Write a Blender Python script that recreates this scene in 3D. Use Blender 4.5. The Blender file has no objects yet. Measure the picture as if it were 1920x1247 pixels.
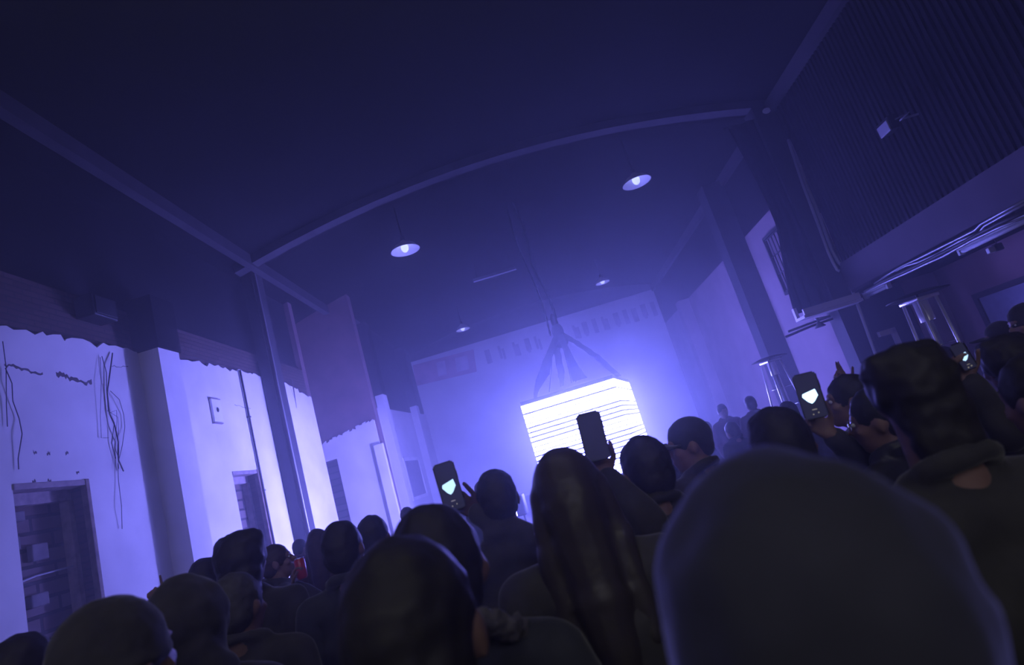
import bpy, bmesh, math, random
from mathutils import Vector, Matrix, noise
random.seed(7)
S = bpy.context.scene
COL = S.collection
# ------------------------------------------------------------------ camera
CAM_H = 1.70
FPX = 1104.0
pitch = math.atan(232 / 1104)
_n = math.hypot(.957, .289)
ct, st = .957 / _n, .289 / _n
FW = Vector((0, math.cos(pitch), math.sin(pitch)))
UU = Vector((0, -math.sin(pitch), math.cos(pitch)))
RT = Vector((ct, 0, 0)) - UU * st
UP = Vector((st, 0, 0)) + UU * ct
cam = bpy.data.objects.new('camera', bpy.data.cameras.new('camera'))
COL.objects.link(cam)
m = Matrix((RT, UP, -FW)).transposed().to_4x4()
m.translation = (0, 0, CAM_H)
cam.matrix_world = m
cam.data.sensor_width = 36
cam.data.lens = FPX / 1920 * 36
cam.data.clip_start = .03
cam.data.dof.use_dof = True
cam.data.dof.focus_distance = 8
cam.data.dof.aperture_fstop = 3.0
S.camera = cam

def ray(px, py):
    """direction of a photo pixel with y = 1 (metres per metre of depth down the hall)"""
    d = RT * ((px - 960) / FPX) - UP * ((py - 623.5) / FPX) + FW
    return d / d.y

def at(px, py, Y):
    return Vector((0, 0, CAM_H)) + ray(px, py) * Y
# ------------------------------------------------------------------ world, haze, exposure
LIGHT = (.185, .185, 1.0)
W = bpy.data.worlds.new('hall_air'); S.world = W
W.use_nodes = True
nt = W.node_tree
nt.nodes['Background'].inputs[0].default_value = (0, 0, 0, 1)
nt.nodes['Background'].inputs[1].default_value = 0
vs = nt.nodes.new('ShaderNodeVolumeScatter')
vs.inputs['Color'].default_value = (.80, .86, 1, 1)
vs.inputs['Density'].default_value = .030
vs.inputs['Anisotropy'].default_value = .78
nt.links.new(vs.outputs[0], nt.nodes['World Output'].inputs['Volume'])
S.view_settings.view_transform = 'Standard'
S.view_settings.look = 'None'
S.view_settings.exposure = 0
S.view_settings.gamma = 1
S.view_settings.use_curve_mapping = False
S.cycles.use_denoising = True
S.cycles.volume_bounces = 1
S.cycles.max_bounces = 6
S.cycles.diffuse_bounces = 3
S.cycles.sample_clamp_indirect = 4
# added dim fill light behind the audience, lifts the dark crowd
hl = bpy.data.lights.new('crowd_fill', 'AREA'); hl.shape = 'RECTANGLE'; hl.size = 7; hl.size_y = 2.5
hl.energy = 70; hl.color = (.93, .91, 1)
ho = bpy.data.objects.new('crowd_fill', hl); COL.objects.link(ho)
ho.location = (.6, -4.2, 3.9)
ho.rotation_euler = (math.radians(62), 0, 0)
# second added fill light, high over the audience
h2 = bpy.data.lights.new('crowd_fill', 'AREA'); h2.shape = 'SQUARE'; h2.size = 4.5; h2.energy = 32; h2.color = (.93, .91, 1)
o2 = bpy.data.objects.new('crowd_fill', h2); COL.objects.link(o2); o2.location = (.3, .6, 7.4)
# ------------------------------------------------------------------ materials
def mat(name, color, rough=.8, metal=0, emis=None, estr=0, var=0, scale=6, bump=0, spec=.3, detail=6):
    M = bpy.data.materials.new(name); M.use_nodes = True
    n = M.node_tree; b = n.nodes['Principled BSDF']
    b.inputs['Base Color'].default_value = (*color, 1)
    b.inputs['Roughness'].default_value = rough
    b.inputs['Metallic'].default_value = metal
    b.inputs['Specular IOR Level'].default_value = spec
    if emis:
        b.inputs['Emission Color'].default_value = (*emis, 1)
        b.inputs['Emission Strength'].default_value = estr
    if var or bump:
        tc = n.nodes.new('ShaderNodeTexCoord')
        nz = n.nodes.new('ShaderNodeTexNoise'); nz.inputs['Scale'].default_value = scale; nz.inputs['Detail'].default_value = detail
        n.links.new(tc.outputs['Object'], nz.inputs['Vector'])
        if var:
            r = n.nodes.new('ShaderNodeValToRGB')
            r.color_ramp.elements[0].position = .3; r.color_ramp.elements[1].position = .7
            r.color_ramp.elements[0].color = (*[c * (1 - var) for c in color], 1)
            r.color_ramp.elements[1].color = (*[min(1, c * (1 + var * .5)) for c in color], 1)
            n.links.new(nz.outputs['Fac'], r.inputs['Fac'])
            n.links.new(r.outputs['Color'], b.inputs['Base Color'])
        if bump:
            bp = n.nodes.new('ShaderNodeBump'); bp.inputs['Strength'].default_value = bump; bp.inputs['Distance'].default_value = .02
            n.links.new(nz.outputs['Fac'], bp.inputs['Height'])
            n.links.new(bp.outputs['Normal'], b.inputs['Normal'])
    return M

def brick_mat(name, c1, c2, mortar, swap='YZ', sx=1.0):
    M = mat(name, c1, .9)
    n = M.node_tree; b = n.nodes['Principled BSDF']
    tc = n.nodes.new('ShaderNodeTexCoord'); sp = n.nodes.new('ShaderNodeSeparateXYZ'); cb = n.nodes.new('ShaderNodeCombineXYZ')
    n.links.new(tc.outputs['Object'], sp.inputs[0])
    n.links.new(sp.outputs['Y' if swap == 'YZ' else 'X'], cb.inputs['X'])
    n.links.new(sp.outputs['Z'], cb.inputs['Y'])
    br = n.nodes.new('ShaderNodeTexBrick')
    br.inputs['Color1'].default_value = (*c1, 1); br.inputs['Color2'].default_value = (*c2, 1); br.inputs['Mortar'].default_value = (*mortar, 1)
    br.inputs['Scale'].default_value = 1; br.inputs['Brick Width'].default_value = .26 * sx; br.inputs['Row Height'].default_value = .085 * sx
    br.inputs['Mortar Size'].default_value = .010 * sx; br.inputs['Bias'].default_value = 0
    n.links.new(cb.outputs[0], br.inputs['Vector'])
    n.links.new(br.outputs['Color'], b.inputs['Base Color'])
    bp = n.nodes.new('ShaderNodeBump'); bp.inputs['Strength'].default_value = .8; bp.inputs['Distance'].default_value = .03; bp.invert = True
    n.links.new(br.outputs['Fac'], bp.inputs['Height']); n.links.new(bp.outputs['Normal'], b.inputs['Normal'])
    return M

PLASTER = mat('white_plaster', (.74, .72, .74), .85, var=.16, scale=1.1, bump=.15)
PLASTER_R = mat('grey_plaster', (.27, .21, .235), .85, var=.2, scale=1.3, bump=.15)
PLASTER_B = mat('back_plaster', (.62, .60, .64), .85, var=.15, scale=.7)
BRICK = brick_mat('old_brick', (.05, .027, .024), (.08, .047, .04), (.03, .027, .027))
BRICKX = brick_mat('old_brick_across', (.16, .085, .075), (.24, .14, .12), (.10, .085, .085), 'XZ')
INFILL = brick_mat('rough_block', (.09, .055, .05), (.16, .12, .12), (.03, .024, .027), 'YZ', 2.3)
DARKP = mat('dark_paint', (.010, .009, .012), .95, var=.4, scale=.8, spec=.1)
CEILM = mat('black_ceiling_paint', (.007, .0065, .008), .95, var=.4, scale=.5, spec=.1)
FLOORM = mat('dark_concrete', (.06, .055, .06), .7, var=.4, scale=2, bump=.2)
STEEL = mat('painted_steel', (.035, .035, .042), .6, var=.3, scale=3)
STEELL = mat('grey_steel_beam', (.05, .046, .055), .5, var=.3, scale=3)
PIPE = mat('conduit_metal', (.42, .42, .46), .4, .6)
WOOD = mat('worn_wood', (.20, .14, .11), .7, var=.5, scale=9, bump=.3)
WOODL = mat('pale_worn_wood', (.30, .24, .24), .7, var=.4, scale=9, bump=.3)
BLACK = mat('black_plastic', (.012, .012, .014), .45)
CABLE = mat('cable_rubber', (.035, .03, .04), .6)
DRAPE = mat('black_drape_cloth', (.012, .011, .014), .95, var=.3, scale=4, spec=.1)
STRAP = mat('black_webbing', (.02, .02, .025), .8)
CRACK = mat('crack_shadow', (.10, .08, .09), .95, var=.4, scale=20)
WHITE = mat('white_enamel', (.8, .8, .82), .35)
WHITEP = mat('white_painted_wood', (.7, .66, .7), .6)
CHROME = mat('polished_steel', (.85, .85, .88), .18, 1.0)
BRUSH = mat('pale_enamelled_steel', (.92, .9, .95), .32, .55, spec=.8)
GLASS = mat('dark_glass', (.05, .05, .06), .1, spec=.6)
LED = mat('led_strip_light', (.9, .9, .95), .4, emis=LIGHT, estr=46)
LEDOFF = mat('tube_diffuser', (.75, .75, .8), .4)
REDP = mat('faded_red_paint', (.46, .26, .33), .9, var=.3, scale=1.5)
LETTERP = mat('faded_letter_paint', (.37, .34, .41), .9, var=.4, scale=2)
# ------------------------------------------------------------------ mesh helpers
def new_obj(name, bm, m=None, parent=None, smooth=False):
    me = bpy.data.meshes.new(name); bm.normal_update(); bm.to_mesh(me); bm.free()
    if m: me.materials.append(m)
    if smooth:
        for p in me.polygons: p.use_smooth = True
    o = bpy.data.objects.new(name, me); COL.objects.link(o)
    if parent: o.parent = parent
    return o

def tag(o, label=None, cat=None, group=None, kind=None):
    if label: o['label'] = label
    if cat: o['category'] = cat
    if group: o['group'] = group
    if kind: o['kind'] = kind
    return o

def struct(name, bm, m, parent=None, smooth=False, label=None):
    o = new_obj(name, bm, m, parent, smooth)
    if not parent: o['kind'] = 'structure'
    if label: o['label'] = label
    return o

def empty(name, loc, rz=0):
    o = bpy.data.objects.new(name, None); COL.objects.link(o)
    o.location = loc; o.rotation_euler = (0, 0, rz); o.empty_display_size = .1
    return o

def BM(): return bmesh.new()

def box(bm, a, b, bev=0):
    lo = Vector([min(a[i], b[i]) for i in range(3)]); hi = Vector([max(a[i], b[i]) for i in range(3)])
    r = bmesh.ops.create_cube(bm, size=1)
    for v in r['verts']:
        v.co = Vector([lo[i] + (v.co[i] + .5) * (hi[i] - lo[i]) for i in range(3)])
    if bev:
        es = list({e for v in r['verts'] for e in v.link_edges})
        bmesh.ops.bevel(bm, geom=es, offset=bev, segments=2, affect='EDGES', profile=.5)

def tube(bm, pts, r, seg=8, cap=True):
    """round tube through pts; r a number or a list"""
    pts = [Vector(p) for p in pts]; n = len(pts); rings = []
    nrm = None
    for i, p in enumerate(pts):
        t = (pts[min(i + 1, n - 1)] - pts[max(i - 1, 0)]).normalized()
        if nrm is None:
            nrm = t.orthogonal().normalized()
        nrm = (nrm - t * nrm.dot(t)).normalized(); b = t.cross(nrm)
        rr = r[i] if isinstance(r, (list, tuple)) else r
        rings.append([bm.verts.new(p + (nrm * math.cos(a) + b * math.sin(a)) * rr) for a in [2 * math.pi * k / seg for k in range(seg)]])
    for i in range(n - 1):
        for k in range(seg):
            bm.faces.new((rings[i][k], rings[i][(k + 1) % seg], rings[i + 1][(k + 1) % seg], rings[i + 1][k]))
    if cap:
        bm.faces.new(rings[0][::-1]); bm.faces.new(rings[-1])

def prism(bm, poly, axis, a, b):
    """poly: 2D points; extruded along axis from a to b"""
    def P(u, v, w):
        return (w, u, v) if axis == 'X' else ((u, w, v) if axis == 'Y' else (u, v, w))
    A = [bm.verts.new(P(u, v, a)) for u, v in poly]; B = [bm.verts.new(P(u, v, b)) for u, v in poly]
    n = len(poly)
    bm.faces.new(A); bm.faces.new(B[::-1])
    for i in range(n):
        bm.faces.new((A[i], B[i], B[(i + 1) % n], A[(i + 1) % n]))

def lathe(bm, prof, c=(0, 0, 0), seg=24, M=None):
    c = Vector(c); rings = []
    for r, z in prof:
        rings.append([bm.verts.new((M @ Vector((r * math.cos(a), r * math.sin(a), z)) if M else Vector((r * math.cos(a), r * math.sin(a), z))) + c)
                      for a in [2 * math.pi * k / seg for k in range(seg)]])
    for i in range(len(rings) - 1):
        for k in range(seg):
            bm.faces.new((rings[i][k], rings[i][(k + 1) % seg], rings[i + 1][(k + 1) % seg], rings[i + 1][k]))

_US = {}
def _unit(seg):
    if seg not in _US:
        nv = max(8, seg // 2); vs = [(0, 0, 1)]
        for j in range(1, nv):
            th = math.pi * j / nv
            vs += [(math.sin(th) * math.cos(2 * math.pi * k / seg), math.sin(th) * math.sin(2 * math.pi * k / seg), math.cos(th)) for k in range(seg)]
        vs.append((0, 0, -1)); fs = []
        R = lambda j, k: 1 + (j - 1) * seg + k % seg
        for k in range(seg):
            fs.append((0, R(1, k), R(1, k + 1))); fs.append((len(vs) - 1, R(nv - 1, k + 1), R(nv - 1, k)))
            for j in range(1, nv - 1): fs.append((R(j, k), R(j + 1, k), R(j + 1, k + 1), R(j, k + 1)))
        _US[seg] = (vs, fs)
    return _US[seg]

def ell(bm, c, r, rot=None, seg=16):
    us, fs = _unit(seg); c = Vector(c); V = []
    for u in us:
        p = Vector((u[0] * r[0], u[1] * r[1], u[2] * r[2]))
        if rot: p = rot @ p
        V.append(bm.verts.new(p + c))
    for f in fs: bm.faces.new([V[i] for i in f])

def cap(bm, a, b, ra, rb=None, seg=12):
    """tapered capsule"""
    rb = ra if rb is None else rb
    a = Vector(a); b = Vector(b)
    ell(bm, a, (ra,) * 3, seg=seg); ell(bm, b, (rb,) * 3, seg=seg)
    tube(bm, [a, b], [ra, rb], seg)
# ------------------------------------------------------------------ the hall shell
XL, XR, YB = -6.0, 7.4, 29.0
ZB = 7.85            # beam height at both sides
def arch(x): return 8.95 - .0197 * (x - 1) ** 2
bm = BM(); box(bm, (-9, -6, -.2), (12, 31, 0)); struct('floor', bm, FLOORM)
bm = BM()
xs = [-8 + i * .75 for i in range(27)]
for i in range(26):
    prism(bm, [(xs[i], arch(xs[i])), (xs[i + 1], arch(xs[i + 1])), (xs[i + 1], arch(xs[i + 1]) + .25), (xs[i], arch(xs[i]) + .25)], 'Y', -6, 31)
bmesh.ops.remove_doubles(bm, verts=bm.verts, dist=1e-4)
struct('ceiling', bm, CEILM)

def ztop(y):
    pts = [(-6, 4.9), (6.69, 5.04), (9.1, 5.17), (12.1, 5.29), (14.4, 5.31), (15.4, 5.2), (16.47, 5.0), (20, 5)]
    for (a, za), (b, zb) in zip(pts, pts[1:]):
        if a <= y <= b: return za + (zb - za) * (y - a) / (b - a)
    return 5
# opening list of the left wall: y0, y1, z0, z1
OPEN = [(6.62, 7.72, .15, 3.07), (11.42, 12.42, .9, 3.05)]
rj = random.Random(3)
def strips(bm, x0, x1, y0, y1, top, step=None, jag=0):
    ys = {y0, y1}
    for o in OPEN:
        if y0 < o[0] < y1: ys.add(o[0])
        if y0 < o[1] < y1: ys.add(o[1])
    if step:
        y = y0
        while y < y1:
            ys.add(round(y, 3)); y += step * rj.uniform(.4, 1.5)
    ys = sorted(ys); ys = [y for i, y in enumerate(ys) if i == 0 or y - ys[i - 1] > .004]
    tz = [top(y) + (rj.uniform(-jag, jag) if rj.random() < .7 else rj.uniform(-2.4 * jag, jag)) for y in ys]
    for i in range(len(ys) - 1):
        a, b = ys[i], ys[i + 1]; mid = (a + b) / 2
        z0 = 0
        for o in OPEN:
            if o[0] < mid < o[1]:
                if o[2] > 0: prism(bm, [(a, 0), (b, 0), (b, o[2]), (a, o[2])], 'X', x0, x1)
                z0 = o[3]
        prism(bm, [(a, z0), (b, z0), (b, tz[i + 1]), (a, tz[i])], 'X', x0, x1)
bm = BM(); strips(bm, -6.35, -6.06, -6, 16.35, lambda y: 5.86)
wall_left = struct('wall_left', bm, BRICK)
bm = BM(); strips(bm, -6.06, -6.0, -6, 16.42, ztop, .13, .035)
struct('plaster', bm, PLASTER, wall_left, label='white plaster with broken top edge')
bm = BM(); box(bm, (-6.5, -6, 5.86), (-6.2, 16.35, 9)); struct('upper_wall', bm, DARKP, wall_left, label='dark painted upper wall')
bm = BM(); box(bm, (-6.16, -6, 5.86), (-6.35, 16.35, 5.98)); struct('ledge', bm, DARKP, wall_left)
# cracks in the plaster
bm = BM()
def crack(pts, w=.018, X=-5.998):
    """narrow dark crack: irregular ribbon with a little depth"""
    n = len(pts)
    dense = []
    for i in range(n - 1):
        for k in range(4):
            t = k / 4
            dense.append((pts[i][0] * (1 - t) + pts[i + 1][0] * t, pts[i][1] * (1 - t) + pts[i + 1][1] * t + rj.uniform(-.02, .02)))
    dense.append(pts[-1])
    up = [(y, z + w * rj.uniform(.2, 1)) for y, z in dense]; dn = [(y, z - w * rj.uniform(.2, 1)) for y, z in dense]
    for i in range(len(dense) - 1):
        prism(bm, [dn[i], dn[i + 1], up[i + 1], up[i]], 'X', X, X - .004)
def onL(px, py, X=-6.0):
    r = ray(px, py); Y = X / r.x
    return (Y, CAM_H + r.z * Y)
crack([onL(*p) for p in [(8, 684), (25, 688), (45, 694), (62, 700), (80, 700)]], .03)
crack([onL(*p) for p in [(105, 700), (120, 702), (130, 709), (145, 712), (158, 716), (172, 716)]], .045)
crack([onL(*p) for p in [(207, 687), (222, 688), (240, 687)]], .008)
crack([onL(*p) for p in [(440, 760), (455, 763), (470, 766)]], .01)
crack([onL(*p) for p in [(540, 715), (552, 745), (556, 762)]], .015)
for p in [(65, 848), (90, 850), (125, 851), (145, 886), (63, 903), (92, 902)]:
    y, z = onL(*p); crack([(y - .02, z), (y + .03, z)], .025)
struct('crack', bm, CRACK, wall_left, label='dark cracks and chips in the plaster')
# dark patches left where boards once ran down from the plaster's top (right of pilaster)
bm = BM()
for a, b, w in [((312, 668), (322, 722), .05), ((549, 718), (556, 765), .06)]:
    (ya, za), (yb, zb) = onL(*a), onL(*b)
    prism(bm, [(ya - w, za + .1), (ya + w, za + .1), (yb + .01, zb), (yb - .01, zb)], 'X', -5.999, -6.004)
struct('scar', bm, CRACK, wall_left, label='dark tapering scar in the plaster')
# pilaster on the left wall
bm = BM(); box(bm, (-6, 9.2, 0), (-5.66, 9.76, 5.12)); pil = struct('trim_1', bm, PLASTER)
bm = BM(); box(bm, (-6.1, 9.17, 5.12), (-5.63, 9.79, 6.05)); struct('capital', bm, DARKP, pil, label='dark unplastered top')
# openings: door 1 bricked up, window 2 bricked up
def bricked(name, o, label):
    y0, y1, z0, z1 = o
    bm = BM(); box(bm, (-6.46, y0, z0), (-6.33, y1, z1))
    root = struct(name, bm, INFILL, label=label)
    w = .09
    bm = BM(); box(bm, (-6.33, y0, z1 - .20), (-6.22, y1, z1), .01); box(bm, (-6.2, y0, z1 - .06), (-5.985, y1 - .02, z1 + .015), .01)
    struct('lintel', bm, WOODL, root)
    bm = BM(); box(bm, (-6.33, y1 - w, z0), (-6.20, y1, z1 - .2), .01); struct('jamb', bm, WOODL, root)
    bm = BM(); box(bm, (-6.06, y1 - .035, z0), (-5.975, y1 + .03, z1 + .02), .008); struct('jamb', bm, WOOD, root)
    bm = BM(); box(bm, (-6.33, y0, z0), (-6.20, y0 + w, z1 - .2), .01); struct('jamb', bm, WOODL, root)
    return root
d1 = bricked('door_1', OPEN[0], 'bricked-up doorway in a worn wooden frame at the left edge')
bm = BM(); tube(bm, [(-6.25, 6.7, 1.98), (-6.27, 7.1, 2.03), (-6.24, 7.62, 2.04)], .012); struct('rod', bm, PIPE, d1)
bm = BM()
for (y, z, a, b) in [(6.85, 2.45, .2, .16), (7.2, 2.3, .24, .2), (7.1, 1.75, .25, .15), (7.35, 1.2, .2, .2), (6.95, 1.25, .18, .14), (7.3, .8, .25, .18), (6.9, 2.75, .22, .12)]:
    box(bm, (-6.34, y - a / 2, z - b / 2), (-6.27 + rj.uniform(0, .04), y + a / 2, z + b / 2), .015)
struct('loose_block', bm, mat('pale_block', (.17, .15, .16), .9, var=.4, scale=5), d1, label='rough pale blocks in the infill')
bricked('window_2', OPEN[1], 'narrow bricked-up window behind the left column')
# thin pipe with gap from the wall beside window 2
bm = BM(); tube(bm, [(-5.965, 12.47, 0), (-5.965, 12.47, 5.28)], .024, 10)
po = new_obj('wall_pipe', bm, STEEL, smooth=True); tag(po, 'thin vertical pipe on the white wall beside the narrow bricked-up window', 'pipe')
for z in (1, 2.6, 4.2):
    bm = BM(); box(bm, (-6, 12.43, z), (-5.935, 12.51, z + .03)); new_obj('clamp', bm, STEEL, po)
# stub wall across, behind the left column
def jag_top_x(x): return 3.86 + (x + 6.6) * .16 + rj.uniform(-.06, .05)
bm = BM(); box(bm, (-7.4, 18.05, 0), (-6.75, 18.4, 8.9)); box(bm, (-6.75, 18.05, 3.3), (-6.2, 18.4, 8.9)); box(bm, (-6.2, 18.05, 0), (-4.78, 18.4, 8.9)); box(bm, (-7.4, 16.2, 0), (-7.1, 18.2, 8.9)); box(bm, (-7.4, 16.35, 0), (-6.06, 16.6, 8.9))
stub = struct('wall_stub', bm, mat('pink_brick_haze', (.17, .10, .11), .9, var=.3, scale=2))
bm = BM()
x = -7.1
while x < -4.85:
    x2 = min(x + .11, -4.84)
    z0 = 3.3 if -6.75 < (x + x2) / 2 < -6.2 else 0
    prism(bm, [(x, z0), (x2, z0), (x2, jag_top_x(x2)), (x, jag_top_x(x))], 'Y', 18.0, 18.05); x = x2
struct('plaster', bm, PLASTER, stub, label='white plaster with ragged top')
bm = BM(); box(bm, (-6.78, 18.35, 0), (-6.15, 18.45, 3.35)); w3 = struct('window_3', bm, INFILL, label='tall narrow niche in the far stub wall')
bm = BM(); box(bm, (-6.3, 18.2, 0), (-6.2, 18.36, 3.3)); struct('jamb', bm, WOODL, w3)
bm = BM(); box(bm, (-5.02, 17.85, 0), (-4.72, 18.0, 3.35), .02); struct('trim_2', bm, PLASTER)
# far left side wall and its pilasters
bm = BM(); box(bm, (-5.75, 18.4, 0), (-5.3, 29.2, 8.9)); fl = struct('wall_left_far', bm, DARKP)
bm = BM(); prism(bm, [(18.4, 0), (29, 0), (29, 5.1), (26, 4.95), (22, 4.85), (18.4, 4.7)], 'X', -5.3, -5.24); struct('plaster', bm, PLASTER_B, fl)
for i, (y, w) in enumerate([(20.3, .5), (25.6, .5)]):
    bm = BM(); box(bm, (-5.24, y, 0), (-4.95, y + w, 5.2)); tr = struct('trim_%d' % (3 + i), bm, PLASTER_B)
    bm = BM(); box(bm, (-5.3, y, 5.2), (-4.95, y + w, 7.9)); struct('upper_pilaster', bm, DARKP, tr)
bm = BM(); box(bm, (-5.24, 21.9, 1.5), (-5.18, 24.3, 2.85)); w4 = struct('window_4', bm, mat('dull_board', (.22, .2, .26), .8, var=.2), label='dull boarded window on the far side wall')
bm = BM()
box(bm, (-5.24, 21.78, 1.4), (-5.14, 21.9, 2.97)); box(bm, (-5.24, 24.3, 1.4), (-5.14, 24.4, 2.97)); box(bm, (-5.24, 21.8, 2.85), (-5.14, 24.4, 2.97)); box(bm, (-5.24, 21.8, 1.38), (-5.14, 24.4, 1.5))
struct('window_frame', bm, PLASTER, w4)
# back wall
bm = BM(); box(bm, (-6, 29, 0), (11, 29.3, 9.2)); wb = struct('wall_back', bm, DARKP)
bm = BM(); box(bm, (-5.3, 28.93, 0), (7.4, 29, 7.82)); struct('plaster', bm, PLASTER_B, wb, label='white plastered face of the back wall')
def onB(px, py, Y=28.93):
    p = at(px, py, Y); return (p.x, p.z)
bm = BM()
A, B_, C_, D_ = onB(774, 685), onB(888, 655), onB(894, 697), onB(780, 724)
prism(bm, [A, D_, C_, B_], 'Y', 28.93, 28.92); pr = struct('painted_panel', bm, REDP, wb, label='faded reddish painted panel')
bm = BM(); prism(bm, [onB(818, 680), onB(822, 706), onB(838, 702), onB(834, 676)], 'Y', 28.92, 28.915)
prism(bm, [onB(853, 672), onB(857, 698), onB(880, 692), onB(876, 666)], 'Y', 28.92, 28.915)
struct('painted_patch', bm, mat('pale_patch', (.55, .42, .5), .9, var=.3, scale=2), pr)
GL = [[(.1, 0, .85, .95)], [(.05, .05, .4, 1), (.4, .0, .9, .8)], [(.2, 0, .8, 1)], [(.1, .1, .45, 1), (.55, 0, .9, .75)], [(.15, .15, .9, 1), (.3, 0, .7, .2)]]
for k, (px, py) in enumerate([(916, 668), (941, 661), (969, 654), (990, 648), (1009, 643), (1082, 622), (1098, 617), (1116, 611), (1136, 606), (1157, 600), (1174, 594), (1191, 590), (1208, 584), (1226, 579)]):
    x, z = onB(px, py); w, h = .36, .74
    bm = BM()
    for (a, b, c, d) in GL[(k * 3 + k // 4) % 5]:
        box(bm, (x + (a - .5) * w, 28.93, z + (b - .5) * h), (x + (c - .5) * w, 28.922, z + (d - .5) * h))
    struct('painted_letter', bm, LETTERP, wb)
# right wall
bm = BM(); box(bm, (7.46, 13.7, 0), (7.8, 29.2, 8.9)); wr = struct('wall_right', bm, DARKP)
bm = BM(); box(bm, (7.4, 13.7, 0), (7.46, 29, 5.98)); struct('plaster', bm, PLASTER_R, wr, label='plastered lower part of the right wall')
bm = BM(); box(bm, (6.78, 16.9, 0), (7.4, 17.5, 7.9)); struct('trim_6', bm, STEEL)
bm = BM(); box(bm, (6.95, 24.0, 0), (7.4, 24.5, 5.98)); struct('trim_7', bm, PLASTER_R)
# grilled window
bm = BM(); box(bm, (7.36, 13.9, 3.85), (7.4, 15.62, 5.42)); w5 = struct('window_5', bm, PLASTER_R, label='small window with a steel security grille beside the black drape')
bm = BM()
for k in range(9):
    y = 14.0 + k * .2; box(bm, (7.3, y - .012, 3.85), (7.33, y + .012, 5.42))
for k in range(4):
    z = 3.9 + k * .49; box(bm, (7.3, 13.9, z - .012), (7.33, 15.62, z + .012))
for (a, b, c, d) in [(13.9, 3.8, 15.66, 3.87), (13.9, 5.4, 15.66, 5.47), (15.6, 3.8, 15.66, 5.47)]:
    box(bm, (7.28, a, b), (7.4, c, d))
struct('grille', bm, STEEL, w5)
# ------------------------------------------------------------------ portal frame: columns and beams
bm = BM()
n = 26
for i in range(n):
    xa = -5.9 + 13.5 * i / n; xb = -5.9 + 13.5 * (i + 1) / n
    za, zb = arch(xa) - .26, arch(xb) - .26
    prism(bm, [(xa, za), (xb, zb), (xb, zb + .2), (xa, za + .2)], 'Y', 13.0, 13.3)
bmesh.ops.remove_doubles(bm, verts=bm.verts, dist=1e-4)
struct('trim_8', bm, STEELL, label='shallow arched cross beam between the two columns')
bm = BM(); box(bm, (-5.99, 13.5, 0), (-5.74, 14.0, 8.3)); c1 = struct('trim_9', bm, STEEL, label='tall dark steel column in front of the white left wall')
bm = BM(); box(bm, (-5.74, 13.55, 0), (-5.64, 13.9, 8.3), .01); struct('flange', bm, STEELL, c1)
bm = BM(); tube(bm, [(-5.635, 13.52, 0), (-5.635, 13.52, 8.2)], .016); struct('conduit', bm, PIPE, c1)
bm = BM(); box(bm, (7.0, 13.0, 0), (7.5, 13.5, 8.0)); c2 = struct('trim_10', bm, STEEL, label='dark column carrying conduits beside the balcony')
def pl(pts, Y): return [at(x, y, Y) for x, y in pts]
bm = BM()
tube(bm, pl([(1478, 262), (1505, 345), (1530, 410), (1552, 470), (1562, 492), (1570, 506), (1574, 508)], 12.9), .035)
struct('conduit', bm, PIPE, c2)
bm = BM()
tube(bm, pl([(1484, 262), (1512, 345), (1538, 410), (1560, 470), (1572, 492), (1584, 504), (1591, 522), (1593, 530), (1640, 660), (1668, 740)], 12.93), .035)
struct('conduit', bm, PIPE, c2)
bm = BM(); ell(bm, (7.25, 12.9, 7.75), (.10, .06, .07)); struct('junction', bm, WHITE, c2)
bm = BM(); ell(bm, (-5.62, 13.42, 8.05), (.05, .05, .06)); struct('junction', bm, WHITE, c1)
bm = BM(); box(bm, (-5.62, -5, 7.82), (-5.44, 29, 8.1)); struct('trim_11', bm, STEELL, label='long side beam above the left wall')
bm = BM(); box(bm, (7.32, -5, 7.72), (7.52, 29, 8.0)); struct('trim_12', bm, STEELL, label='long side beam above the right wall')
# ------------------------------------------------------------------ balcony on the right
bm = BM(); box(bm, (7.4, 1, 3.12), (7.55, 13.0, 3.76)); bal = struct('trim_13', bm, mat('balcony_fascia_paint', (.07, .055, .07), .8, var=.3, scale=1.5), label='balcony edge running along the right side')
bm = BM(); box(bm, (7.4, 1, 3.06), (10, 13.6, 3.12)); struct('soffit', bm, DARKP, bal)
bm = BM()
for k in range(90):
    y = 1.2 + k * .13; box(bm, (7.46, y, 3.76), (7.50, y + .07, 7.75))
box(bm, (7.52, 1, 3.76), (7.58, 13, 7.8))
struct('slat_screen', bm, DARKP, bal, label='dark slatted screen above the balcony edge')
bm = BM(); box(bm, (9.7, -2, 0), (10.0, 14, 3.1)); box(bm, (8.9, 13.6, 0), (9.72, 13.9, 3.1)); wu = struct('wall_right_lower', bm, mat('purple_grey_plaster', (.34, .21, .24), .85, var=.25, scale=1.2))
bm = BM(); box(bm, (7.5, 13.62, 0), (8.95, 13.9, 3.1)); struct('wall_right_end', bm, DARKP)
bm = BM(); box(bm, (9.64, 11.0, 0), (9.7, 12.6, 2.14)); d3 = struct('door_3', bm, mat('blue_grey_door', (.30, .30, .45), .7, var=.15), label='door under the balcony')
bm = BM(); box(bm, (9.6, 10.9, 2.14), (9.7, 12.72, 2.26)); box(bm, (9.6, 12.6, 0), (9.7, 12.72, 2.2)); struct('door_frame', bm, STEEL, d3)
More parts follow.
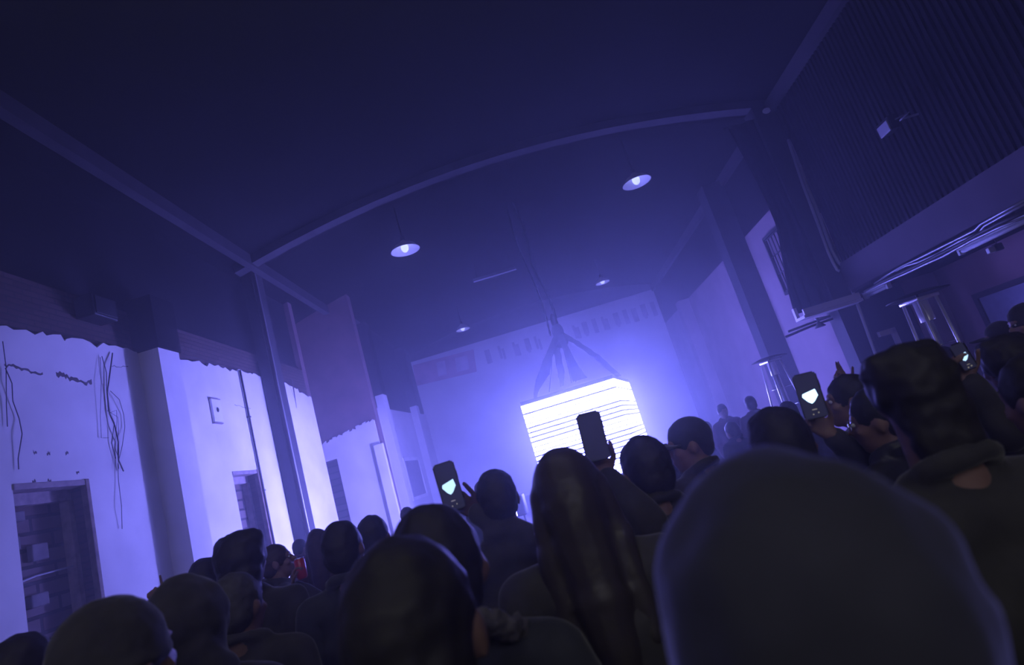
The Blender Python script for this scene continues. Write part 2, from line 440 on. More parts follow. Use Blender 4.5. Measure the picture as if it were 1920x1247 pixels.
# balcony end return: bright edged slab beneath the drape
bm = BM(); box(bm, (6.05, 12.55, 2.80), (7.35, 13.0, 2.86)); box(bm, (6.05, 12.9, 2.86), (6.12, 13.0, 3.1), .005)
box(bm, (6.05, 12.5, 2.86), (7.3, 12.56, 2.99), .005)
sh = new_obj('landing_edge', bm, WHITEP); tag(sh, 'pale narrow landing edge under the black drape, left of the conduit column', 'ledge')
bm = BM()
nx = 30
def dz(x, z): return .05 * math.sin(x * 21 + z * .7) + .02 * math.sin(x * 47 + z)
grid = []
for j in range(25):
    z = 2.98 + (7.7 - 2.98) * j / 24
    lx = [6.18, 6.2, 6.3, 6.42, 6.50, 6.50, 6.44, 6.35][min(7, int((z - 2.98) / 4.7 * 7.99))]
    t = (z - 2.98) / 4.72 * 7; a = int(min(6, t)); L = [6.15, 6.22, 6.36, 6.5, 6.5, 6.46, 6.4, 6.34]
    lx = L[a] + (L[a + 1] - L[a]) * (t - a)
    grid.append([bm.verts.new((lx + (7.02 - lx) * i / nx, 13.12 + dz(i / nx, z), z)) for i in range(nx + 1)])
for j in range(24):
    for i in range(nx):
        bm.faces.new((grid[j][i], grid[j][i + 1], grid[j + 1][i + 1], grid[j + 1][i]))
bmesh.ops.solidify(bm, geom=bm.faces[:], thickness=.015)
dr = new_obj('drape', bm, DRAPE, smooth=True); tag(dr, 'black drape hanging beside the conduit column above the pale landing edge', 'drape')
bm = BM(); tube(bm, [(6.25, 13.12, 7.72), (7.05, 13.12, 7.72)], .025); new_obj('rail', bm, STEEL, dr)
# pipe run under the landing
pr_ = empty('pipe_run', (6.2, 13.2, 2.5)); tag(pr_, 'bundle of thin pipes running under the pale landing edge to the conduit column', 'pipe')
for k, pts in enumerate([[(1473, 632), (1520, 612), (1560, 598), (1602, 582)], [(1478, 622), (1520, 606), (1560, 592), (1600, 574)], [(1528, 598), (1552, 594), (1580, 580), (1598, 574)]]):
    bm = BM(); tube(bm, [p - pr_.location for p in pl(pts, 13.35 + .05 * k)], .028); new_obj('pipe', bm, STEEL if k < 2 else PIPE, pr_, True)
L = empty('ceiling_lamp', at(1533, 600, 13.3)); tag(L, 'small dark lamp hanging from the pipes under the pale landing edge', 'lamp')
bm = BM(); lathe(bm, [(.01, 0), (.03, -.05), (.12, -.16), (.115, -.17), (.02, -.06)]); new_obj('shade', bm, STEEL, L, True)
bm = BM(); tube(bm, [(0, 0, .05), (0, 0, -.03)], .03); new_obj('socket', bm, BLACK, L)
# pipes and cables along the balcony edge
def run(Xs, pts, r, m, label):
    bm = BM(); P = []
    for (px, py) in pts:
        d = ray(px, py); Y = Xs / d.x; P.append(Vector((Xs, Y, CAM_H + d.z * Y)))
    tube(bm, P, r); o = new_obj('cable', bm, m, smooth=True); return tag(o, label, 'cable')
run(7.36, [(1920, 376), (1880, 398), (1840, 420), (1828, 432), (1800, 446), (1760, 466), (1720, 486), (1690, 500), (1665, 515), (1640, 532)], .022, PIPE, 'topmost pale cable along the balcony edge')
run(7.30, [(1920, 383), (1880, 405), (1846, 424), (1835, 438), (1800, 452), (1760, 475), (1722, 492), (1700, 498), (1680, 508)], .02, PIPE, 'second pale cable just below the topmost one on the balcony edge')
run(7.23, [(1920, 398), (1880, 416), (1840, 436), (1800, 458), (1760, 478), (1720, 498), (1690, 512), (1655, 528), (1622, 546)], .03, STEELL, 'dark cable sagging along the balcony edge below the pale ones')
run(7.16, [(1920, 408), (1870, 428), (1820, 452), (1770, 480), (1730, 498), (1700, 512), (1650, 534), (1625, 548)], .02, PIPE, 'lowest thin cable along the balcony edge')
# tube lights under the balcony
def tube_light(a, b, X, label):
    da, db = ray(*a), ray(*b); Ya, Yb = X / da.x, X / db.x
    pa = Vector((X, Ya, CAM_H + da.z * Ya)); pb = Vector((X, Yb, CAM_H + db.z * Yb))
    z = (pa.z + pb.z) / 2
    root = empty('tube_light', ((X), (Ya + Yb) / 2, z)); l = abs(Yb - Ya) / 2
    tag(root, label, 'ceiling light', 'tube lights under the balcony')
    bm = BM(); box(bm, (-.07, -l, .03), (.07, l, .09), .01); new_obj('housing', bm, WHITE, root)
    bm = BM(); tube(bm, [(0, -l + .03, 0), (0, l - .03, 0)], .035, 12); new_obj('diffuser', bm, LEDOFF, root, True)
    for s in (-.7, .7):
        bm = BM(); tube(bm, [(0, s * l, .08), (0, s * l, 3.07 - z)], .008); new_obj('hanger', bm, STEEL, root)
    for s in (-1, 1):
        bm = BM(); box(bm, (-.05, s * l - .03, -.05), (.05, s * l + .03, .08), .01); new_obj('end_cap', bm, WHITE, root)
tube_light((1802, 472), (1935, 410), 7.6, 'long pale tube light under the balcony, cut by the right edge')
tube_light((1623, 553), (1668, 540), 7.7, 'short pale tube light under the balcony beside the conduit column')
e = empty('emergency_light', at(1862, 468, 10.3)); tag(e, 'small emergency light under the balcony below the long tube light', 'lamp')
bm = BM(); box(bm, (-.10, -.04, -.05), (.02, .04, .05), .015); new_obj('lens', bm, WHITE, e)
bm = BM(); box(bm, (.03, -.05, -.05), (.16, .05, .08), .015); new_obj('housing', bm, BLACK, e)
bm = BM(); tube(bm, [(.1, 0, .06), (.1, 0, 3.07 - e.location.z)], .01); new_obj('hanger', bm, STEEL, e)
bm = BM()
P0 = at(1653, 640, 13.55)
box(bm, (P0.x, 13.5, P0.z + .1), (P0.x + .38, 13.6, P0.z + .22)); box(bm, (P0.x + .29, 13.5, 0.0), (P0.x + .38, 13.6, P0.z + .2))
struct('door_4', bm, WHITEP, label='white corner of a door casing on the dark wall under the balcony')
# floodlight on the balcony screen
f_ = empty('floodlight', at(1660, 238, 9.2)); tag(f_, 'dark floodlight fixed high on the slatted screen above the balcony', 'floodlight')
bm = BM(); box(bm, (-.02, -.16, -.12), (.14, .16, .12), .02); new_obj('body', bm, BLACK, f_)
bm = BM(); box(bm, (-.05, -.14, -.13), (-.02, .14, .06), .01); new_obj('lens', bm, mat('dusty_glass', (.35, .35, .4), .3), f_)
bm = BM(); tube(bm, [(.05, .2, 0), (.3, .2, .05), (.3, -.2, .05), (.05, -.2, 0)], .012); tube(bm, [(.3, 0, .05), (.75, 0, .05)], .02); new_obj('bracket', bm, PIPE, f_)
# patio heaters
def heater(x, y, h, rz, label, wb=.26, wt=.14):
    r = empty('patio_heater', (x, y, 0), rz); tag(r, label, 'patio heater', 'pyramid patio heaters')
    zt = h - .09
    bm = BM(); box(bm, (-.27, -.27, .04), (.27, .27, .78), .02); new_obj('base_cabinet', bm, STEEL, r)
    for sx in (-1, 1):
        for sy in (-1, 1):
            bm = BM(); tube(bm, [(sx * wb, sy * wb, .7), (sx * wt, sy * wt, zt)], .022, 10); new_obj('leg', bm, BRUSH, r, True)
    bm = BM(); tube(bm, [(0, 0, .78), (0, 0, zt - .3)], .05, 16); new_obj('glass_tube', bm, mat('heater_glass', (.3, .3, .33), .1), r, True)
    bm = BM(); box(bm, (-.17, -.17, zt - .02), (.17, .17, zt + .03), .01); lathe(bm, [(.09, zt - .3), (.09, zt - .02), (.001, zt - .02)]); new_obj('burner', bm, BRUSH, r, True)
    bm = BM(); lathe(bm, [(.001, h + .03), (.2, h + .02), (.38, h - .02), (.385, h - .035), (.2, h), (.001, h + .01)], seg=32); new_obj('reflector', bm, STEELL, r, True)
    bm = BM(); tube(bm, [(0, 0, zt - .02), (0, 0, h + .02)], .02); new_obj('spindle', bm, STEELL, r)
    for z in (1.15, 1.55):
        w = wb - (wb - wt) * (z - .7) / (zt - .7)
        bm = BM()
        for a, b in [((-w, -w), (w, -w)), ((w, -w), (w, w)), ((w, w), (-w, w)), ((-w, w), (-w, -w))]:
            tube(bm, [(*a, z), (*b, z)], .006)
        new_obj('guard_wire', bm, CHROME, r, True)
p = at(1702, 560, 8.0); heater(p.x + .13, 8.0, 2.28, .15, 'tall pyramid patio heater under the balcony on the right', .165, .135)
p = at(1440, 672, 13.0); heater(p.x + .02, 13.0, 2.24, .2, 'pyramid patio heater farther back against the lit right wall')
# ------------------------------------------------------------------ lamps under the roof
def pendant(x, y, z, R, label, zc=None, group='dome lamps under the roof'):
    r = empty('pendant_lamp', (x, y, z)); tag(r, label, 'lamp', group)
    zc = arch(x) - z
    bm = BM(); lathe(bm, [(.06, .26), (.08, .22), (.5 * R + .08, .13), (R, 0), (R + .01, -.012), (R - .01, -.005), (.5 * R + .06, .115), (.07, .2)], seg=32)
    sh = new_obj('shade', bm, WHITE, r, True)
    bm = BM(); ell(bm, (0, 0, .07), (.10, .10, .13)); lathe(bm, [(.05, .14), (.045, .22)]); new_obj('bulb', bm, mat('lamp_glass', (.9, .9, 1), .2, emis=(.42, .5, 1), estr=1.8), r, True)
    bm = BM(); tube(bm, [(0, 0, .18), (0, 0, .36)], .06, 12); new_obj('socket', bm, BLACK, r)
    bm = BM(); tube(bm, [(0, 0, .3), (0, 0, zc)], .015); new_obj('rod', bm, STEEL, r)
p = at(760, 469, 14.2); pendant(p.x, p.y, p.z, .37, 'left of the two bright dome lamps hanging under the roof')
p = at(1194, 342, 14.2); pendant(p.x, p.y, p.z, .37, 'right of the two bright dome lamps hanging under the roof')
p = at(868, 618, 25); pendant(p.x, p.y, p.z, .3, 'faint far lamp above the reddish painted panel', group='faint lamps far down the hall')
p = at(1130, 530, 24); pendant(p.x, p.y, p.z, .3, 'faint far lamp right of the hoist chains', group='faint lamps far down the hall')
a_, b_ = at(888, 529, 20.5), at(968, 504, 20.5)
r = empty('tube_light', ((a_.x + b_.x) / 2, 20.5, a_.z)); tag(r, 'thin tube light hanging under the roof left of the hoist chains', 'ceiling light')
hw = (b_.x - a_.x) / 2
bm = BM(); tube(bm, [(-hw, 0, 0), (hw, 0, 0)], .025); new_obj('diffuser', bm, LEDOFF, r, True)
bm = BM(); box(bm, (-hw, -.06, .02), (hw, .06, .1)); new_obj('housing', bm, STEEL, r)
for s in (-1, 1):
    bm = BM(); tube(bm, [(s * hw * .8, 0, .1), (s * hw * .8, 0, arch(0) - a_.z)], .008); new_obj('cord', bm, CABLE, r)
# ------------------------------------------------------------------ hanging light cage
FLc, FRc, BRc, BLc = Vector((-.33, 15.0, 0)), Vector((2.13, 15.0, 0)), Vector((3.0, 18.2, 0)), Vector((.25, 18.3, 0))
cage = empty('light_cage', (1.25, 16.6, 0)); tag(cage, 'glowing white box of stacked light strips hanging over the crowd from black straps', 'light installation')
c0 = Vector(cage.location)
quad = [FLc - c0, FRc - c0, BRc - c0, BLc - c0]
ctr = sum(quad, Vector()) / 4
def inset(p, d): return p + (ctr - p).normalized() * d
def ring(bm, z0, z1, t, off=0):
    o = [inset(q, off) for q in quad]; i_ = [inset(q, off + t) for q in quad]
    V = [[bm.verts.new((q.x, q.y, z)) for q in s] for s, z in ((o, z0), (o, z1), (i_, z1), (i_, z0))]
    for k in range(4):
        l = (k + 1) % 4
        for a in range(4):
            b = (a + 1) % 4
            bm.faces.new((V[a][k], V[a][l], V[b][l], V[b][k]))
ZT = CAM_H + .0835 * 15.0
nst = 19
pitchz = .121
rs = random.Random(5)
for k in range(nst):
    z1 = ZT - k * pitchz
    gap = .045 if k in (1, 4, 5, 6, 7, 10, 11, 12, 13, 14, 15) else .024
    bm = BM(); ring(bm, z1 - pitchz + gap, z1, .05); bmesh.ops.recalc_face_normals(bm, faces=bm.faces)
    new_obj('light_strip', bm, LED, cage)
bm = BM(); ring(bm, ZT - nst * pitchz + .01, ZT - .002, .02, .055); bmesh.ops.recalc_face_normals(bm, faces=bm.faces); new_obj('inner_panel', bm, mat('matt_black_lining', (.004, .004, .004), 1, spec=0), cage)
bm = BM(); ring(bm, ZT + .004, ZT + .1, .1, .02); ring(bm, ZT - nst * pitchz - .08, ZT - nst * pitchz, .1)
for k in range(4):
    q = inset(quad[k], .12); box(bm, (q.x - .03, q.y - .03, ZT - nst * pitchz), (q.x + .03, q.y + .03, ZT + .05))
bmesh.ops.recalc_face_normals(bm, faces=bm.faces)
new_obj('frame', bm, STEEL, cage)
bm = BM()
ins = [inset(q, .14) for q in quad]
vs_ = [bm.verts.new((q.x, q.y, ZT + .03)) for q in ins]; vs2 = [bm.verts.new((q.x, q.y, ZT + .06)) for q in ins]
bm.faces.new(vs_[::-1]); bm.faces.new(vs2)
for k in range(4): bm.faces.new((vs_[k], vs_[(k + 1) % 4], vs2[(k + 1) % 4], vs2[k]))
new_obj('top_panel', bm, DRAPE, cage)
apex = at(1046, 622, 16.4) - c0
def strap(pts, w, t=.02):
    bm = BM(); P = [Vector(p) for p in pts]
    dens = []
    for i in range(len(P) - 1):
        for k in range(5): dens.append((P[i].lerp(P[i + 1], k / 5), w[i] + (w[i + 1] - w[i]) * k / 5))
    dens.append((P[-1], w[-1])); L = []; R = []
    dens = [(p, ww * 1.2) for p, ww in dens]
    for i, (p, ww) in enumerate(dens):
        j = rs.uniform(-.012, .012)
        L.append([bm.verts.new(p + Vector((-ww / 2 + j, -t, 0))), bm.verts.new(p + Vector((-ww / 2 + j, t, 0)))])
        R.append([bm.verts.new(p + Vector((ww / 2 + j, -t, 0))), bm.verts.new(p + Vector((ww / 2 + j, t, 0)))])
    for i in range(len(dens) - 1):
        for q in ((L[i][0], L[i + 1][0], R[i + 1][0], R[i][0]), (R[i][1], R[i + 1][1], L[i + 1][1], L[i][1]), (L[i][1], L[i + 1][1], L[i + 1][0], L[i][0]), (R[i][0], R[i + 1][0], R[i + 1][1], R[i][1])):
            bm.faces.new(q)
    bm.faces.new((L[0][0], R[0][0], R[0][1], L[0][1])); bm.faces.new((L[-1][1], R[-1][1], R[-1][0], L[-1][0]))
    return new_obj('strap', bm, STRAP, cage)
def pp(x, y, Y): return at(x, y, Y) - c0
strap([apex, pp(1030, 665, 15.9), pp(1018, 705, 15.6), pp(1006, 732, 15.4), pp(1003, 752, 15.2)], [.16, .20, .30, .12, .05])
strap([apex, pp(1045, 660, 16.8), pp(1052, 700, 17.4), pp(1054, 724, 17.9)], [.16, .16, .17, .08])
strap([apex, pp(1062, 655, 16.0), pp(1075, 688, 15.7), pp(1087, 712, 15.4)], [.14, .14, .22, .32])
strap([apex, pp(1080, 642, 16.5), pp(1118, 668, 16.6), pp(1155, 700, 16.8), pp(1160, 706, 16.8)], [.14, .13, .15, .12, .1])
for pts in ([(1056, 650), (1066, 690), (1072, 718)], [(1060, 650), (1072, 690), (1080, 716)], [(1036, 650), (1034, 690), (1030, 735)]):
    bm = BM(); tube(bm, [pp(x, y, 16.6) for x, y in pts], .012); new_obj('cord', bm, STRAP, cage)
bm = BM()
ell(bm, apex, (.17, .12, .26)); ell(bm, apex + Vector((0, 0, -.28)), (.22, .14, .2)); ell(bm, apex + Vector((-.02, 0, .3)), (.09, .08, .25))
new_obj('knot', bm, STRAP, cage, True)
# hoist chains up to the roof
for k, (a, b, lab) in enumerate([((1045, 612), (957, 385), 'main hoist chain from the roof to the straps of the light box'), ((1032, 630), (948, 400), 'thinner slack hoist line left of the main chain')]):
    A = at(*a, 16.4); top = arch(A.x) - .02
    B = Vector((A.x + (-.12 if k == 0 else -.06), 16.4, top))
    bm = BM(); pts = []
    for i in range(41):
        t = i / 40; q = A.lerp(B, t); q.x += (.05 if k == 0 else .07) * math.sin(t * math.pi * (3 if k == 0 else 2)); pts.append(q)
    tube(bm, pts, [(.035 if k == 0 else .018) + (.012 * (i % 2)) for i in range(41)], 8)
    o = new_obj('hoist_chain', bm, STRAP, smooth=True); tag(o, lab, 'chain')
# added fill light before the light cage, brightens the left wall
wl = empty('wall_fill_light', (-.95, 13.9, 0), math.radians(-4)); tag(wl, 'added fill light on a low black stand in front of the light box', 'fill light')
bm = BM(); box(bm, (-.10, -.22, .5), (.12, .22, .95), .03); new_obj('housing', bm, BLACK, wl)
bm = BM(); box(bm, (-.125, -.19, .53), (-.10, .19, .92), .008); new_obj('lens', bm, mat('wall_fill_lens', (.5, .5, .6), .3, emis=LIGHT, estr=40), wl)
bm = BM(); tube(bm, [(.02, 0, .1), (.02, 0, .52)], .025); new_obj('pole', bm, STEEL, wl)
for a in range(3):
    bm = BM(); q = a * 2.094; tube(bm, [(.02, 0, .35), (.02 + .42 * math.cos(q), .42 * math.sin(q), .02)], .016); new_obj('leg', bm, STEEL, wl)
wd = bpy.data.lights.new('wall_fill_beam', 'AREA'); wd.shape = 'RECTANGLE'; wd.size = .4; wd.size_y = .4; wd.energy = 1650; wd.color = (.20, .20, 1); wd.spread = math.radians(150)
wo = bpy.data.objects.new('wall_fill_beam', wd); COL.objects.link(wo); wo.parent = wl; wo.location = (-.15, 0, .73); wo.rotation_euler = (0, math.radians(108), 0)
# ------------------------------------------------------------------ things on the left wall
def wire(parent, pts, r=.007, m=CABLE, X=-5.975, name='wire'):
    r *= .55
    bm = BM(); P = []
    for i, (px, py) in enumerate(pts):
        y, z = onL(px, py, X); P.append(Vector((X + (.03 if i % 3 == 1 else 0), y, z)) - parent.location)
    dens = []
    for i in range(len(P) - 1):
        for k in range(3): dens.append(P[i].lerp(P[i + 1], k / 3))
    dens.append(P[-1]); tube(bm, dens, r, 6); return new_obj(name, bm, m, parent, True)
c = empty('hanging_wires', (-6, 8.4, 5)); tag(c, 'tangle of loose black wires hanging on the white wall left of the pilaster', 'wires')
wire(c, [(211, 662), (204, 690), (201, 735), (205, 775), (212, 800), (222, 830), (222, 862), (228, 885)], .016)
wire(c, [(191, 668), (196, 700), (200, 732), (203, 770), (211, 795), (209, 830), (217, 860)], .010)
wire(c, [(207, 733), (220, 750), (232, 778), (234, 800), (226, 835), (221, 870), (222, 900), (224, 950), (229, 992)], .008)
wire(c, [(188, 670), (186, 720), (188, 780), (190, 821), (200, 822)], .006)
wire(c, [(201, 770), (217, 783), (222, 800), (220, 850), (219, 880)], .006)
wire(c, [(204, 775), (215, 770), (219, 790), (216, 840), (224, 880)], .005)
c = empty('hanging_wires', (-6, 6.9, 4)); tag(c, 'thin loose wire hanging down from the crack at the left edge', 'wires')
wire(c, [(10, 690), (18, 720), (24, 752), (36, 785), (37, 815), (34, 860), (35, 880)], .010)
wire(c, [(5, 640), (7, 690), (12, 760), (14, 800)], .009)
y, z = onL(403, 768)
sb = empty('junction_box', (-6, y, z)); tag(sb, 'small white electrical box on the plaster between pilaster and column', 'electrical box')
bm = BM(); box(bm, (0, -.16, -.26), (.05, .16, .2), .012); new_obj('cover', bm, WHITE, sb)
bm = BM(); ell(bm, (.055, 0, -.02), (.02, .035, .05)); new_obj('knob', bm, BLACK, sb)
bm = BM(); box(bm, (0, -.18, .2), (.05, .18, .218), .004); new_obj('bracket', bm, mat('rusty_bracket', (.25, .2, .22), .8), sb)
bm = BM(); box(bm, (0, -.18, -.295), (.05, .14, -.275), .004); new_obj('bracket', bm, bpy.data.materials['rusty_bracket'], sb)
p = at(172, 590, 8.3)
sp_ = empty('loudspeaker', (-6.0, 8.25, 5.62)); tag(sp_, 'black box loudspeaker high on the brick above the white plaster', 'loudspeaker')
bm = BM(); box(bm, (-.05, -.25, -.17), (.24, .25, .17), .02); new_obj('cabinet', bm, BLACK, sp_)
bm = BM(); box(bm, (.24, -.22, -.14), (.26, .22, .14), .01); new_obj('grille', bm, BLACK, sp_)
# rear wall behind the camera
bm = BM(); box(bm, (-9, -6.3, 0), (12, -6, 9.4)); struct('wall_rear', bm, DARKP)
# ------------------------------------------------------------------ people
SKIN = mat('skin', (.22, .13, .11), .5, var=.15, scale=14)
SKIND = mat('skin_brown', (.10, .055, .045), .5, var=.15, scale=14)
def cloth(name, c, v=.3, sheen=.25):
    M = mat(name, c, .9, var=v, scale=11, bump=.2, spec=.15)
    b = M.node_tree.nodes['Principled BSDF']; b.inputs['Sheen Weight'].default_value = sheen; b.inputs['Sheen Roughness'].default_value = .35
    return M
C_BLK = cloth('black_cloth', (.05, .048, .05)); C_CHAR = cloth('charcoal_cloth', (.065, .062, .068)); C_NAVY = cloth('navy_cloth', (.05, .052, .07))
C_FUZZ = cloth('fuzzy_dark_cloth_blue_rim', (.045, .045, .062), .2, 1.0); C_FUZZ.node_tree.nodes['Principled BSDF'].inputs['Sheen Tint'].default_value = (.35, .35, 1, 1); C_GREY = cloth('grey_cloth', (.16, .155, .17)); C_BRN = cloth('brown_cloth', (.09, .05, .045)); C_WIN = cloth('wine_cloth', (.09, .03, .04)); C_LEA = mat('black_leather', (.03, .03, .034), .35, bump=.4, scale=14)  # fuzzy cloth's blue sheen tint stands in for the cage's rim light
C_FUR = mat('pale_fleece', (.12, .11, .13), .95, var=.3, scale=40, bump=.6)
H_BLK = mat('black_hair', (.022, .020, .021), .55, var=.06, scale=30, bump=.1); H_BRN = mat('brown_hair', (.05, .032, .028), .5, var=.3, scale=30, bump=.2)
H_BLD = mat('fair_hair', (.05, .042, .047), .4, var=.08, scale=30, bump=.1); H_GRY = mat('grey_hair', (.07, .068, .075), .6, var=.3, scale=30, bump=.3)
EYE = mat('eye', (.5, .5, .5), .1)
TMP = bpy.data.scenes.new('workbench')
def remesh(bm, name, m, parent, vox, disp=0, dscale=30, smooth=4):
    me = bpy.data.meshes.new('tmp'); bm.to_mesh(me); bm.free()
    o = bpy.data.objects.new('tmp', me); TMP.collection.objects.link(o)
    r = o.modifiers.new('r', 'REMESH'); r.mode = 'VOXEL'; r.voxel_size = vox
    s = o.modifiers.new('s', 'SMOOTH'); s.factor = .5; s.iterations = smooth
    with bpy.context.temp_override(scene=TMP, view_layer=TMP.view_layers[0]):
        dg = bpy.context.evaluated_depsgraph_get()
    nm = bpy.data.meshes.new_from_object(o.evaluated_get(dg)); nm.name = name
    bpy.data.objects.remove(o); bpy.data.meshes.remove(me)
    if disp:
        ns = [Vector(v.vector) for v in nm.vertex_normals]; cs = [v.co.copy() for v in nm.vertices]; flat = []
        for c_, n_ in zip(cs, ns): flat.extend(c_ + n_ * (noise.noise(c_ * dscale) * disp))
        nm.vertices.foreach_set('co', flat); nm.update()
    nm.materials.clear(); nm.materials.append(m)
    for p in nm.polygons: p.use_smooth = True
    ob = bpy.data.objects.new(name, nm); COL.objects.link(ob)
    if parent: ob.parent = parent
    return ob

def hand(bm, W, d, n, t, curl=(30, 35, 40, 45), thumb=30, g=0.0):
    """palm and five fingers. W wrist, d towards the fingers, n out of the palm, t thumb side"""
    d = d.normalized(); t = (t - d * t.dot(d)).normalized(); n = (n - d * n.dot(d) - t * n.dot(t)).normalized()
    offs = (.031, .011, -.010, -.030); lens = (.070, .080, .074, .058)
    for k in range(4):
        base = W + d * (.090 - .004 * abs(k - 1)) + t * offs[k]
        cap(bm, W + d * .012 + t * offs[k] * .55, base, .014, .0115, 8)
        a = 0; p = base; L = lens[k]
        for j, fr in enumerate((.45, .32, .23)):
            a += math.radians(curl[k] * (1.0 if j == 0 else 1.15))
            q = p + (d * math.cos(a) + n * math.sin(a)) * L * fr
            cap(bm, p, q, .0098 - .0009 * j, .0092 - .0009 * j, 8); p = q
    p = W + d * .022 + t * .026
    th = math.radians(thumb)
    v = (t * .72 + d * .62 + n * math.sin(th) * .8).normalized()
    q = p + v * .045; cap(bm, p, q, .014, .0115, 8)
    v2 = (t * .25 + d * .85 + n * math.sin(th)).normalized()
    q2 = q + v2 * .034; cap(bm, q, q2, .011, .0105, 8); cap(bm, q2, q2 + v2 * .022, .0105, .009, 8)

def ik(sh, w, lu, lf, hint):
    D = w - sh; L = D.length
    if L > lu + lf - .005: w = sh + D.normalized() * (lu + lf - .005); D = w - sh; L = D.length
    a = (lu * lu - lf * lf + L * L) / (2 * L); h = math.sqrt(max(0, lu * lu - a * a))
    u = D.normalized(); hh = (hint - u * hint.dot(u)).normalized()
    return sh + u * a + hh * h, w

def person(px, py, Y, label, face=0, tilt=0, look=0, hair='short', hm=None, coat=None, legs=None, skin=None, armL=None, armR=None, vox=.014,
           hood=False, width=1.0, head=1.0, group=None, collar=True, fur=False, xy=None, H=None):
    """px,py = the top of the head in the photo, Y its distance down the hall; face = turn of the body, look = turn of the head (degrees, + = to the left)"""
    hm = hm or H_BLK; coat = coat or C_BLK; legs = legs or C_BLK; skin = skin or SKIN
    if xy is None:
        P = at(px, py, Y); x, y, H = P.x, P.y, P.z - (.012 if hair != 'bald' else 0)
    else: x, y = xy
    k = H / 1.72; rz = math.radians(face)
    bmb = BM()
    hd = head
    hc = Vector((0, .0, H - .118 * hd))           # head centre
    Rh = Matrix.Rotation(math.radians(look), 3, 'Z') @ Matrix.Rotation(math.radians(tilt), 3, 'X')
    def hp(v): return hc + Rh @ (Vector(v) * hd)
    def hell(bm, c_, r_, seg=16): ell(bm, hp(c_), [q * hd for q in r_], Rh, seg)
    hell(bmb, (0, -.008, .02), (.074, .093, .094), 24); hell(bmb, (0, .030, -.040), (.056, .062, .072), 20)
    hell(bmb, (0, .062, -.088), (.028, .024, .022)); hell(bmb, (0, .074, .028), (.052, .020, .016))            # chin, brow
    cap(bmb, hp((0, .088, .012)), hp((0, .108, -.022)), .009 * hd, .014 * hd, 8)                                # nose
    hell(bmb, (0, .086, -.056), (.026, .012, .008)); hell(bmb, (0, .084, -.066), (.022, .012, .007))             # lips
    for s in (-1, 1):
        hell(bmb, (s * .042, .060, -.022), (.022, .024, .02)); hell(bmb, (s * .078, -.008, -.008), (.010, .020, .032))
    nb = Vector((0, -.018, H - .30 * k)); cap(bmb, hp((0, -.012, -.065)), nb, .056 * width, .062 * width)
    shz = H - .325 * k; sw = .178 * k * width
    tors = [((0, -.005, shz - .03), (.165 * k * width, .085 * k, .09 * k)), ((0, .005, shz - .17 * k), (.165 * k * width, .112 * k, .17 * k)),
            ((0, .0, shz - .36 * k), (.145 * k * width, .10 * k, .17 * k)), ((0, -.01, .53 * H), (.165 * k * width, .115 * k, .12 * k))]
    for c_, r_ in tors: ell(bmb, c_, r_, None, 20)
    arms = []
    inv = Matrix.Rotation(-rz, 3, 'Z')
    for s, arm in ((-1, armL), (1, armR)):
        sh = Vector((s * sw, -.005, shz - .015)); cap(bmb, (0, -.01, shz + .005), sh, .06 * k, .052 * k)
        lu, lf = .285 * k, .255 * k
        if arm is None:
            w = Vector((s * .235 * k * width, .07, shz - .50 * k)); el, w = ik(sh, w, lu, lf, Vector((s * .4, -1, 0)))
            d, n_, t_, cu = (w - el), Vector((-s, 0, 0)), Vector((0, 1, .2)), (22, 26, 30, 34)
        else:
            w = inv @ (Vector(arm['w']) - Vector((x, y, 0))); el, w = ik(sh, w, lu, lf, inv @ Vector(arm.get('hint', (s * .5, 0, -1))))
            d, n_, t_ = inv @ Vector(arm['d']), inv @ Vector(arm['n']), inv @ Vector(arm['t']); cu = arm.get('curl', (30, 35, 40, 45))
        cap(bmb, sh, el, .050 * k, .040 * k); cap(bmb, el, w, .040 * k, .026)
        hand(bmb, w, d, n_, t_, cu, 30)
        arms.append((sh, el, w))
    hips = []
    for s in (-1, 1):
        hip = Vector((s * .085 * k, 0, .50 * H)); kn = Vector((s * .10 * k, .02, .27 * H)); an = Vector((s * .105 * k, -.01, .065))
        cap(bmb, hip, kn, .085 * k, .055 * k); cap(bmb, kn, an, .054 * k, .036 * k); cap(bmb, an - Vector((0, .02, .03)), an + Vector((s * .015, .15, -.035)), .032, .026)
        hips.append((hip, kn, an))
    root = remesh(bmb, 'person', skin, None, vox, smooth=3)
    root.location = (x, y, 0); root.rotation_euler = (0, 0, rz)
    tag(root, label, 'person', group)
    # coat
    g = .022
    bm = BM()
    for c_, r_ in tors: ell(bm, c_, [q + g for q in r_], None, 20)
    for (sh, el, w), s in zip(arms, (-1, 1)):
        cap(bm, (0, -.01, shz + .0), sh, .06 * k + g * .7, .054 * k + g)
        cap(bm, sh, el, .052 * k + g, .044 * k + g); cap(bm, el, el.lerp(w, .93), .044 * k + g, .036 + g * .5)
    if collar:
        for a in range(12):
            a0, a1 = a * math.pi / 6, (a + 1) * math.pi / 6
            q = [nb + Vector((math.cos(b) * .075, math.sin(b) * .075 + .0, .050 - .03 * math.sin(b))) for b in (a0, a1)]
            cap(bm, q[0], q[1], .026, .026, 8)
    if hood == 'down':
        ell(bm, nb + Vector((0, -.06, -.02)), (.13, .07, .07)); ell(bm, nb + Vector((0, -.09, -.07)), (.10, .05, .08))
    remesh(bm, 'jacket', coat, root, max(vox, .012), disp=.012, dscale=9)
    bm = BM()
    ell(bm, (0, -.01, .52 * H), (.178 * k * width, .128 * k, .12 * k))
    for hip, kn, an in hips:
        cap(bm, hip, kn, .085 * k + .02, .055 * k + .02); cap(bm, kn, an + Vector((0, 0, .03)), .054 * k + .02, .055)
    remesh(bm, 'trousers', legs, root, .02, disp=.01, dscale=9)
